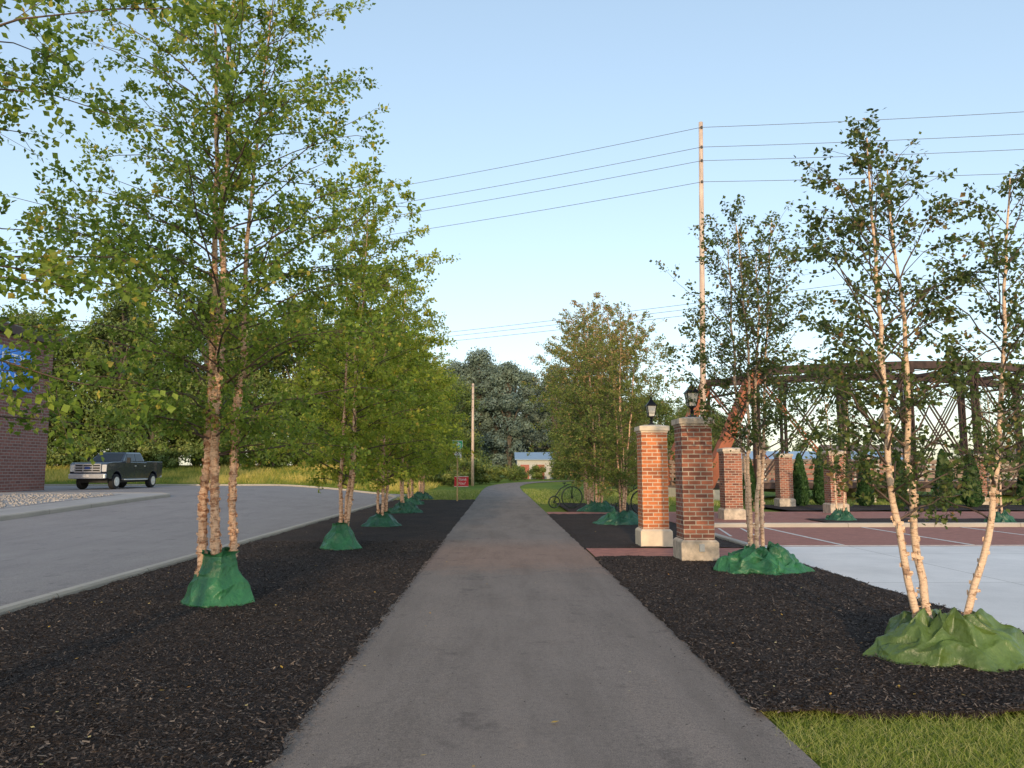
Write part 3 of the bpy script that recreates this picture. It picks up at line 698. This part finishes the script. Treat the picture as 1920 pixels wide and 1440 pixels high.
# ------------------------------------------------------------ brick building
def building():
    e=empty('brick_building',(-23.6,40,.45))
    mb=MB(); mb.box((-9,-14,3.8),(18,28,7.6)); mb.make('wall',[M_wallbrick],e)
    mb=MB(); mb.frust((-9,-14,7.6),(18.7,28.7),(18.8,28.8),.4); mb.frust((-9,-14,8.0),(18.5,28.5),(6,16),2.2,1)
    mb.make('roof',[simple('eave_brown',(.09,.06,.055),.7),simple('roof_shingle',(.10,.085,.08),.9,var=.4,scale=14)],e)
    Mg=simple('window_glass',(.03,.04,.05),.08); Mf=simple('window_frame',(.5,.48,.44),.6)
    for y in(-9,-14,-19,-24):
        for z in(1.7,5.0):
            w=empty('window',(0,y,z)); w.parent=e
            mb=MB(); mb.box((.02,0,0),(.03,1.5,1.5)); mb.make('pane',[Mg],w)
            mb=MB()
            for s in(-1,1): mb.box((.04,s*.79,0),(.08,.08,1.66)); mb.box((.04,0,s*.79),(.08,1.5,.08))
            mb.box((.045,0,0),(.06,.05,1.5)); mb.make('frame',[Mf],w)
    Mb=simple('blue_sign',(.01,.26,.95),.4,var=.1); Mw=simple('sign_white',(.9,.9,.9),.5,var=.05)
    s=empty('wall_sign',(-23.6,35.1,6.4)); 
    mb=MB(); mb.box((.13,0,0),(.24,5.8,2.0)); mb.make('panel',[Mb],s,bevel=.03)
    for txt,z,sz in(('COUNTY',.12,.86),('BANK',-.80,.86)):
        cu=bpy.data.curves.new('t','FONT'); cu.body=txt; cu.size=sz; cu.extrude=.01; cu.align_x='RIGHT'; cu.space_character=1.15
        to=bpy.data.objects.new('t',cu); COL.objects.link(to); bpy.context.view_layer.update()
        me=bpy.data.meshes.new_from_object(to.evaluated_get(bpy.context.evaluated_depsgraph_get())); bpy.data.objects.remove(to)
        me.materials.clear(); me.materials.append(Mw)
        obj('lettering',me,s,(.262,2.2,z),(R(90),0,R(90)))
    top(s,'blue illuminated box sign with white lettering on brick wall','sign')
    top(e,'brown brick two storey building with dark overhanging roof','building')
building()

# ------------------------------------------------------------ storage sheds far
M_blue=simple('blue_metal_roof',(.30,.42,.56),.5,var=.1); M_wsid=simple('pale_siding',(.55,.54,.50),.7,var=.1); M_rdoor=simple('red_door',(.42,.12,.08),.6,var=.15)
def shed(x,y,L,label,h=3.0,dw=1.5):
    e=empty('storage_shed',(x,y,0))
    mb=MB(); mb.box((L/2,4,h/2-.2),(L,8,h+.4)); mb.add([(0,0,h),(0,8,h),(0,4,h+1.1),(L,0,h),(L,8,h),(L,4,h+1.1)],[(0,1,2),(3,5,4)]); mb.make('wall',[M_wsid],e)
    mb=MB()
    for s,(a,b) in enumerate(((-.4,4),(8.4,4))): mb.add([(-.4,a,h-.1),(L+.4,a,h-.1),(L+.4,b,h+1.2),(-.4,b,h+1.2),(-.4,a,h-.2),(L+.4,a,h-.2),(L+.4,b,h+1.1),(-.4,b,h+1.1)],[(0,1,2,3),(4,7,6,5),(0,4,5,1),(0,3,7,4),(1,5,6,2)])
    mb.make('roof',[M_blue],e)
    for k in range(int(L/2.6)):
        mb=MB(); mb.box((1.3+k*2.6,-.03,1.2),(dw,.08,2.4)); 
        for j in range(6): mb.box((1.3+k*2.6,-.08,.3+j*.38),(dw,.03,.04))
        mb.make('door',[M_rdoor],e)
    top(e,label,'shed')
shed(3.0,130,7,'low storage shed with blue metal roof and red doors',3.4)
shed(34,105,22,'low shed with blue roof beyond the iron bridge')
def house(x,y,w,d,h,rc,wc,label,rz=0):
    e=empty('house',(x,y,0),rz)
    mb=MB(); mb.box((0,0,h/2-.3),(w,d,h+.6)); mb.add([(-w/2,-d/2,h),(-w/2,d/2,h),(-w/2,0,h+d*.3),(w/2,-d/2,h),(w/2,d/2,h),(w/2,0,h+d*.3)],[(0,1,2),(3,5,4)]); mb.make('wall',[simple('house_siding',wc,.8,var=.1)],e)
    mb=MB()
    for a in(-1,1): 
        vs=[(-w/2-.4,a*(d/2+.4),h-.15),(w/2+.4,a*(d/2+.4),h-.15),(w/2+.4,0,h+d*.3+.1),(-w/2-.4,0,h+d*.3+.1)]
        mb.add(vs+[(p[0],p[1],p[2]-.12) for p in vs],[(0,1,2,3),(4,7,6,5),(0,4,5,1),(0,3,7,4),(1,5,6,2)])
    mb.make('roof',[simple('house_roof',rc,.85,var=.25)],e)
    for k in(-1,0,1):
        mb=MB(); mb.box((k*w*.3,-d/2-.03,1.6),(1.1,.08,1.2)); mb.make('window',[simple('dark_pane',(.03,.035,.04),.1)],e)
    top(e,label,'house')
house(60,124,14,9,2.8,(.18,.14,.13),(.45,.40,.36),'single storey house with brown shingle roof')
house(88,128,13,9,2.8,(.16,.11,.10),(.46,.44,.40),'small pale house with dark red brown roof')

# ------------------------------------------------------------ woods
def broad(seed,H,Rr,nb,nl,mat,size,cbase=.25,rough=1.0):
    r=np.random.default_rng(seed); V,F=tube(np.array([[0,0,-.3],[.1,0,H*.3],[0,.2,H*.8]]),np.array([H*.022,H*.016,H*.005]),8)
    tm=np_mesh('trunk',V,F,[M_trunk],True)
    BV=[];BF=[];off=0;LP=[];LN=[];LT=[]
    for b in range(nb):
        t=r.random()
        z=H*(cbase+(.93-cbase)*t)
        env=math.sin(math.pi*min(1,(.18+t*.82)))**.6; a=b*2.4+r.normal(0,.4); rr=Rr*env*r.uniform(.3,.85); br=Rr*r.uniform(.18,.44)
        c=np.array([rr*math.cos(a),rr*math.sin(a),z])
        V,F=tube(np.array([[0,0,max(H*.12,z-rr*1.0-H*.08)],(c+np.array([0,0,z-rr*.4]))*.5,c]),np.array([H*.008,H*.005,H*.002]),5); BV.append(V);BF.append(F+off);off+=len(V)
        k=int(nl/nb); d=r.normal(0,1,(k,3)); d/=np.linalg.norm(d,axis=1,keepdims=True)
        q=br*(.40+.75*r.random(k)**.8)[:,None]*(1+.22*np.sin(d[:,:1]*5+b)+.18*np.sin(d[:,1:2]*7+b*2)); p=c+d*q*np.array([1,1,.85]); LP.append(p);LN.append(d+r.normal(0,.45,(k,3)))
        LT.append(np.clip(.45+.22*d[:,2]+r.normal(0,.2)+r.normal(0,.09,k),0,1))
    LP=np.concatenate(LP);LN=np.concatenate(LN);LT=np.concatenate(LT);n=len(LP)
    LN/=np.linalg.norm(LN,axis=1,keepdims=True); D=np.cross(LN,r.normal(0,1,(n,3)));D/=np.linalg.norm(D,axis=1,keepdims=True);S=np.cross(LN,D)
    L=(size*r.uniform(.6,1.4,n))[:,None]
    LV=np.stack([LP-D*L*.5,LP+S*L*.33,LP+D*L*.5,LP-S*L*.33],1).reshape(-1,3); BV=np.concatenate(BV);BF=np.concatenate(BF)
    V=np.concatenate([BV,LV]);F=np.concatenate([BF,np.arange(n*4).reshape(-1,4)+len(BV)])
    mi=np.concatenate([np.zeros(len(BF),int),np.ones(n,int)])
    return [tm],np_mesh('crown',V,F,[M_trunk,mat],False,mi,np.concatenate([np.zeros(len(BF)),LT]))
B1=broad(101,17,5.2,44,26000,M_wood1,.26,.08); B2=broad(102,14,4.8,40,22000,M_wood1,.25,.06); B3=broad(103,20,4.2,46,25000,M_wood1,.27,.10)
P1=broad(111,26,5.2,46,20000,M_wood2,.42,.06); P2=broad(112,23,4.8,42,18000,M_wood2,.42,.05)
G='broadleaf trees of the wood behind the meadow'
lab='tall leafy broadleaf tree at the edge of the meadow'
pr=random.Random(5)
L=[(-48,77,B1,.95),(-43.5,79,B2,1.0),(-39,78,B3,1.02),(-34.5,76,B2,.9),(-29.5,77,B3,1.05),(-25,77,B1,.9),(-21,79,B2,1.25),(-17,78,B1,.8),(-13.5,81,B3,.72),(-10.5,86,B2,1.0),(-8,96,B1,.8),(-54,77,B2,1.25),(-50,85,B3,.85),(-6.5,112,B2,1.05),(-31,86,B1,1.0),(-37,87,B2,1.15),(-43,88,B1,1.1),(-19,88,B1,1.0),(-12,104,B3,.8)]
for x,y,me,sc in L: plant('broadleaf_tree',me,x,y,pr.uniform(0,6.28),sc,lab,G)
lab='tall haze tinted blue green poplar in the distant tree line'
for k in range(20):
    x=-12+k*1.95+pr.uniform(-.7,.7); y=152+pr.uniform(-12,14); sc=pr.uniform(.86,1.02)*(1 if k<9 else .93-.022*(k-9))
    plant('poplar_tree',(P1,P2)[k%2],x,y,pr.uniform(0,6.28),sc,lab,'distant poplars behind the trail')
lab='leafy tree in the distance behind the bridge'
for x,y,me,sc in[(20,140,B2,1.1),(27,142,B1,.95),(34,138,B2,.95),(42,140,B1,.65),(50,145,B2,.55),(60,150,B2,.5),(70,150,B1,.4),(80,150,B2,.5),(92,150,B1,.42),(104,150,B2,.5),(16,120,B2,.75),(11,122,B2,.8),(13,100,B2,.75),(10,62,B2,.5),(14,66,B2,.55),(20,70,B1,.42)]:
    plant('broadleaf_tree',me,x,y,pr.uniform(0,6.28),sc,lab,'distant trees beyond the bridge')
def shrub(seed,mat,Rr=1.4,H=1.8): return broad(seed,H,Rr,14,3500,mat,.16,.15)
S1=shrub(121,M_wood1)
for k in range(26):
    x=-52+k*1.9+pr.uniform(-.6,.6); y=73.5+pr.uniform(-1.5,3); plant('shrub',S1,x,y,pr.uniform(0,6.28),pr.uniform(.8,1.7),'dense green shrub at the meadow edge','shrubs at the meadow edge','shrub')
for x,y,s in[(-1.9,84,1.2),(-3.6,80,1.5),(-5.6,78,1.3),(-.2,96,1.1),(2.0,106,1.2),(6,122,1.2),(9.5,124,1.4),(13,124,1.1),(17,124,1.2),(21,124,1.2),(-4.4,88,1.7),(3.4,120,1.1)]:
    plant('shrub',S1,x,y,pr.uniform(0,6.28),s,'green shrub beside the bend of the trail','shrubs by the trail bend','shrub')
def arbor(seed):
    r=np.random.default_rng(seed); H=2.3; n=5000; t=r.random(n)**.8; a=r.uniform(0,6.28,n)
    rad=.42*np.minimum(1,t*5+.5)*(1-t)**.55*(1+.1*np.sin(a*5+t*9)); q=rad*(.75+.3*r.random(n))
    P=np.stack([np.cos(a)*q,np.sin(a)*q,.08+H*t],-1); out=np.stack([np.cos(a),np.sin(a),0*a],-1)
    D=out*.5+np.array([0,0,1.])+r.normal(0,.25,(n,3)); D/=np.linalg.norm(D,axis=1,keepdims=True); S=np.cross(D,out+r.normal(0,.4,(n,3))); S/=np.linalg.norm(S,axis=1,keepdims=True)
    L=r.uniform(.08,.17,n)[:,None]; V=np.stack([P-D*L*.5,P+S*L*.28,P+D*L*.5,P-S*L*.28],1).reshape(-1,3)
    tv,tf=tube(np.array([[0,0,0],[0,0,1.],[0,0,2.1]]),np.array([.05,.04,.01]),6)
    return [np_mesh('trunk',tv,tf,[M_trunk],True)],np_mesh('crown',V,np.arange(n*4).reshape(-1,4),[M_conif],False,None,np.clip(r.normal(.45,.2,n),0,1))
A1=arbor(131);A2=arbor(132)
for k,(x,y,s) in enumerate([(12.9,32.6,.95),(14.2,33.4,1.05),(15.6,32.4,.9),(16.6,31.6,1.0),(18.9,32.2,1.02),(19.6,31.4,1.0),(20.4,32.8,.9),(22.6,32.3,1.1),(11.0,33.5,.9)]):
    plant('evergreen_shrub',(A1,A2)[k%2],x,y,k*1.3,s,'dark green columnar evergreen in the mulch bed','columnar evergreens by the bridge','evergreen')

# ------------------------------------------------------------ pickup truck
def truck(x,y,rz):
    e=empty('pickup_truck',(x,y,hz(x,y)-.01),rz); e.scale=(1.0,.95,1.0)
    m,nt,bs=newmat('dark_blue_paint'); v=coord(nt); nt.links.new(ramp(nt,noi(nt,v,3),[(.3,(.012,.018,.032)),(.7,(.016,.026,.046))]),bs.inputs['Base Color']); bs.inputs['Roughness'].default_value=.16; bs.inputs['Coat Weight'].default_value=.8; MP=m
    MC=simple('chrome',(.75,.77,.80),.28,.6,var=.05); MG=simple('tinted_glass',(.012,.014,.016),.05); MT=simple('tyre_rubber',(.02,.02,.02),.85); MD=simple('dark_trim',(.02,.02,.02),.6); ML=simple('headlight_glass',(.65,.65,.65),.1,var=.05)
    prof=[(-3.0,.60),(-3.08,.95),(-3.06,1.34),(-2.9,1.42),(-2.5,1.46),(-1.62,1.48),(1.18,1.46),(1.2,1.52),(3.1,1.52),(3.14,1.4),(3.12,.7)]
    def arch(cy): return [(cy+.52*math.cos(a),.42+.54*math.sin(a)) for a in np.linspace(.22,math.pi-.22,9)]
    prof+= arch(2.0)+arch(-2.05)
    hw=1.0; n=len(prof); vs=[(-hw,p[0],p[1]) for p in prof]+[(hw,p[0],p[1]) for p in prof]
    mb=MB(); mb.add(vs,[tuple(range(n)),tuple(range(2*n-1,n-1,-1))]+[(i,(i+1)%n,n+(i+1)%n,n+i) for i in range(n)])
    mb.make('body',[MP],e,bevel=.07,seg=3)
    mb=MB(); b=[(-.94,-1.55,1.46),(.94,-1.55,1.46),(.94,1.15,1.46),(-.94,1.15,1.46)]; t=[(-.74,-.72,2.0),(.74,-.72,2.0),(.74,.92,2.02),(-.74,.92,2.02)]
    mb.add(b+t,[(3,2,1,0),(4,5,6,7),(0,1,5,4),(1,2,6,5),(2,3,7,6),(3,0,4,7)]); mb.make('cab',[MP],e,bevel=.08,seg=3)
    def lerp(a,b_,k): return tuple(a[i]+(b_[i]-a[i])*k for i in range(3))
    def win(name,p00,p10,p11,p01,off):
        mb=MB(); c=[Vector(p) for p in(p00,p10,p11,p01)]; o=Vector(off)
        mb.add([tuple(p+o) for p in c]+[tuple(p-o*2) for p in c],[(0,1,2,3),(0,4,5,1),(1,5,6,2),(2,6,7,3),(3,7,4,0)]); return mb.make(name,[MG],e)
    def onp(A,B,C,D_,u,v_): return lerp(lerp(A,B,u),lerp(D_,C,u),v_)
    A,B,C,D_=b[0],b[1],t[1],t[0]
    win('windscreen',onp(A,B,C,D_,.05,.08),onp(A,B,C,D_,.95,.08),onp(A,B,C,D_,.94,.88),onp(A,B,C,D_,.06,.88),(0,-.012,.012))
    for sx in(1,-1):
        A,B,C,D_=[(sx*abs(p[0]),p[1],p[2]) for p in(b[1],b[2],t[2],t[1])]
        win('window',onp(A,B,C,D_,.12,.10),onp(A,B,C,D_,.53,.10),onp(A,B,C,D_,.48,.84),onp(A,B,C,D_,.09,.84),(sx*.015,0,.004))
        win('window',onp(A,B,C,D_,.57,.10),onp(A,B,C,D_,.92,.10),onp(A,B,C,D_,.90,.84),onp(A,B,C,D_,.53,.84),(sx*.015,0,.004))
        mb=MB(); mb.box((sx*1.14,-1.15,1.56),(.2,.1,.3)); mb.beam((sx*.95,-1.15,1.48),(sx*1.08,-1.15,1.52),.05,.05); mb.make('mirror',[MD],e,bevel=.02)
        for yy in(-.12,.95):
            mb=MB(); mb.box((sx*1.005,yy,1.25),(.03,.16,.04)); mb.make('door_handle',[MC],e)
        for yy in(-.2,-1.3,1.12):
            mb=MB(); mb.box((sx*1.003,yy,1.0),(.008,.012,.75)); mb.make('door_seam',[MD],e)
        mb=MB(); mb.box((sx*.98,-.05,.5),(.18,2.6,.06)); mb.make('running_board',[MC],e,bevel=.01)
        mb=MB(); mb.box((sx*.86,-3.05,1.12),(.24,.12,.38)); mb.make('headlight',[ML],e,bevel=.03)
        for yy in(-2.05,2.0):
            w=empty('wheel',(sx*.86,yy,.41)); w.parent=e
            mb=MB(); mb.lathe((-.14,0,0),[(.26,0),(.38,.0),(.41,.04),(.41,.24),(.38,.28),(.26,.28)],24,axis='x'); mb.make('tyre',[MT],w)
            mb=MB(); mb.lathe((sx*.145 if sx>0 else -.165,0,0),[(.25,0),(.25,.02)],20,axis='x')
            mb.lathe((sx*.165 if sx>0 else -.185,0,0),[(.08,0),(.06,.02)],12,axis='x'); mb.make('rim',[MC],w)
    mb=MB(); mb.box((0,-3.09,1.12),(1.38,.08,.44),1)
    for z in(.93,1.06,1.19,1.32): mb.box((0,-3.14,z),(1.40,.04,.055),0)
    for sx in(-1,1): mb.box((sx*.69,-3.13,1.12),(.05,.06,.44),0); mb.box((sx*.25,-3.13,1.12),(.04,.05,.40),0)
    mb.box((0,-3.17,1.13),(.28,.03,.13),2); mb.make('grille',[MC,MD,simple('badge_blue',(.02,.05,.2),.3)],e)
    mb=MB(); mb.box((0,-3.13,.70),(1.96,.2,.26)); mb.make('front_bumper',[MC],e,bevel=.05,seg=3)
    mb=MB(); mb.box((0,-3.245,.72),(.32,.01,.14)); mb.make('number_plate',[M_paint],e)
    mb=MB(); mb.box((0,0,.5),(1.6,5.2,.3)); mb.make('chassis',[MD],e)
    mb=MB(); mb.box((0,3.14,.68),(1.9,.14,.2)); mb.make('rear_bumper',[MC],e,bevel=.03)
    top(e,'dark blue pickup truck with chrome grille on the car park','pickup truck')
truck(-21.5,43.4,R(-3))

# ------------------------------------------------------------ signs
def text_mesh(txt,size,mat,extr=.003,shear=0):
    cu=bpy.data.curves.new('t','FONT'); cu.body=txt; cu.size=size; cu.extrude=extr; cu.align_x='CENTER'; cu.shear=shear
    to=bpy.data.objects.new('t',cu); COL.objects.link(to); bpy.context.view_layer.update()
    me=bpy.data.meshes.new_from_object(to.evaluated_get(bpy.context.evaluated_depsgraph_get())); bpy.data.objects.remove(to)
    me.materials.clear(); me.materials.append(mat); return me
M_sw=simple('sign_face_white',(.85,.85,.84),.5,var=.05); M_sg=simple('sign_green',(.01,.36,.18),.5,var=.08); M_sr=simple('sign_red',(.66,.02,.035),.5,var=.08); M_sk=simple('sign_black',(.02,.02,.02),.5)
e=empty('route_sign',(-2.1,38,.02)); e.scale=(.78,.78,.88)
mb=MB(); mb.box((0,0,1.7),(.09,.09,3.5)); mb.make('post',[simple('yellow_wood',(.55,.37,.18),.8,var=.2)],e,bevel=.008)
mb=MB(); mb.box((0,-.06,3.17),(.66,.02,.5),1); mb.box((0,-.072,3.17),(.62,.006,.46),0)
for sx in(-1,1): mb.ring((sx*.13,-.078,3.17),.085,.014,'y',20,5,1)
for p,q in(((-.13,3.17),(-.06,3.29)),((-.06,3.29),(.08,3.29)),((.08,3.29),(.13,3.17)),((-.06,3.29),(0,3.17)),((0,3.17),(.08,3.29)),((-.13,3.17),(0,3.17)),((.08,3.29),(.06,3.34)),((.02,3.345),(.1,3.345)),((-.1,3.32),(-.03,3.32))):
    mb.beam((p[0],-.078,p[1]),(q[0],-.078,q[1]),.012,.025,1)
o=mb.make('sign_panel',[M_sg,M_sw],e); o['label']='green panel with white bicycle symbol'
obj('lettering',text_mesh('BIKE ROUTE',.085,M_sw),e,(0,-.078,2.975),(R(90),0,0))
mb=MB(); mb.box((0,-.06,2.66),(.52,.02,.44),1); mb.box((0,-.072,2.66),(.5,.006,.42),0)
mb.lathe((-.02,-.078,2.80),[(.035,-.03),(.045,0),(.035,.03)],10,1)
for p,q in(((-.02,2.77),(-.02,2.64)),((-.02,2.64),(-.1,2.52)),((-.02,2.64),(.08,2.53)),((-.02,2.75),(.09,2.67)),((-.02,2.75),(-.11,2.66))): mb.beam((p[0],-.079,p[1]),(q[0],-.079,q[1]),.012,.04,1)
o=mb.make('sign_panel',[M_sw,M_sk],e); o['label']='white panel with black walking figure'
top(e,'green bicycle route sign above white pedestrian sign on wooden post','sign')
e=empty('yard_sign',(-2.05,41.0,0),R(4))
mb=MB(); mb.box((0,0,.95),(.76,.012,.56),0); mb.box((0,-.009,1.21),(.74,.004,.025),1); mb.box((0,-.009,.69),(.74,.004,.025),1); mb.make('sign_panel',[M_sr,M_sw],e)
for sx in(-.2,.2):
    mb=MB(); mb.tube([(sx,.012,-.05),(sx,.012,1.1)],.006,5); mb.make('wire_stake',[M_black],e)
obj('lettering',text_mesh('Thank\nYou!',.21,M_sw,shear=.3),e,(0,-.01,1.0),(R(90),0,0))
top(e,'red yard sign with white thank you lettering in grass','sign')

# ------------------------------------------------------------ bike racks
M_rack=simple('dark_green_metal',(.008,.020,.016),.45,.2)
def rack(x,y,rz,sc=1):
    e=empty('bicycle_rack',(x,y,.03),rz); e.scale=(sc,sc,sc)
    for cx,r_ in((.25,.50),(-.62,.27)):
        mb=MB(); mb.ring((cx,0,r_+.02),r_,.032,'y',32,7); mb.ring((cx,0,r_+.02),.05,.02,'y',12,6)
        for k in range(4):
            a=k*math.pi/4+.3; mb.tube([(cx+r_*math.cos(a),0,r_+.02+r_*math.sin(a)),(cx-r_*math.cos(a),0,r_+.02-r_*math.sin(a))],.007,5)
        mb.make('wheel',[M_rack],e,smooth=True)
    mb=MB(); mb.tube([(-.62,.03,.29),(-.55,.03,.6),(-.3,.03,.93),(.05,.03,1.12),(.27,.03,1.15),(.25,.03,.52)],.028,7)
    mb.tube([(.30,-.22,1.2),(.27,.03,1.24),(.30,.26,1.2)],.018,6); mb.tube([(.27,.03,1.12),(.27,.03,1.25)],.018,6); mb.tube([(-.12,.03,1.04),(-.12,.03,1.16)],.015,6)
    mb.make('frame',[M_rack],e,smooth=True)
    mb=MB(); mb.lathe((-.12,.03,1.16),[(.05,0),(.10,.02),(.09,.05),(.03,.06)],10); mb.make('saddle',[M_rack],e)
    top(e,'dark green metal rack shaped like a high wheel bicycle','bicycle rack',None,'bicycle racks by the side path')
rack(2.75,31.2,R(8),.85); rack(4.75,26.4,R(6),.85)

# ------------------------------------------------------------ light & sky & camera
SE=R(11); AZ=R(184)   # sun azimuth measured clockwise from +Y
w=bpy.data.worlds.new('World'); scene.world=w; w.use_nodes=True; nt=w.node_tree; bg=nt.nodes['Background']
sky=nt.nodes.new('ShaderNodeTexSky'); sky.sky_type='NISHITA'; sky.sun_disc=False; sky.sun_elevation=SE; sky.sun_rotation=AZ
sky.air_density=1.0; sky.dust_density=1.0; sky.ozone_density=2.0
g=nt.nodes.new('ShaderNodeGamma'); g.inputs[1].default_value=.60
nt.links.new(sky.outputs[0],g.inputs[0]); nt.links.new(g.outputs[0],bg.inputs[0]); bg.inputs[1].default_value=.50
sd=Vector((math.sin(AZ)*math.cos(SE),math.cos(AZ)*math.cos(SE),math.sin(SE)))
l=bpy.data.lights.new('sun','SUN'); l.energy=2.6; l.angle=R(1.5); l.color=(1,.76,.48)
lo=bpy.data.objects.new('sun',l); COL.objects.link(lo); lo.rotation_euler=(-sd).to_track_quat('-Z','Y').to_euler(); lo.location=(-20,-20,20)
cam=bpy.data.cameras.new('camera'); cam.sensor_width=36; cam.lens=36*1420/1920; cam.clip_end=6000; cam.clip_start=.05
co=bpy.data.objects.new('camera',cam); COL.objects.link(co); co.location=(0,0,1.6); co.rotation_euler=(R(96.43),0,R(-.93)); scene.camera=co
scene.view_settings.view_transform='Standard'; scene.view_settings.look='None'; scene.view_settings.exposure=0
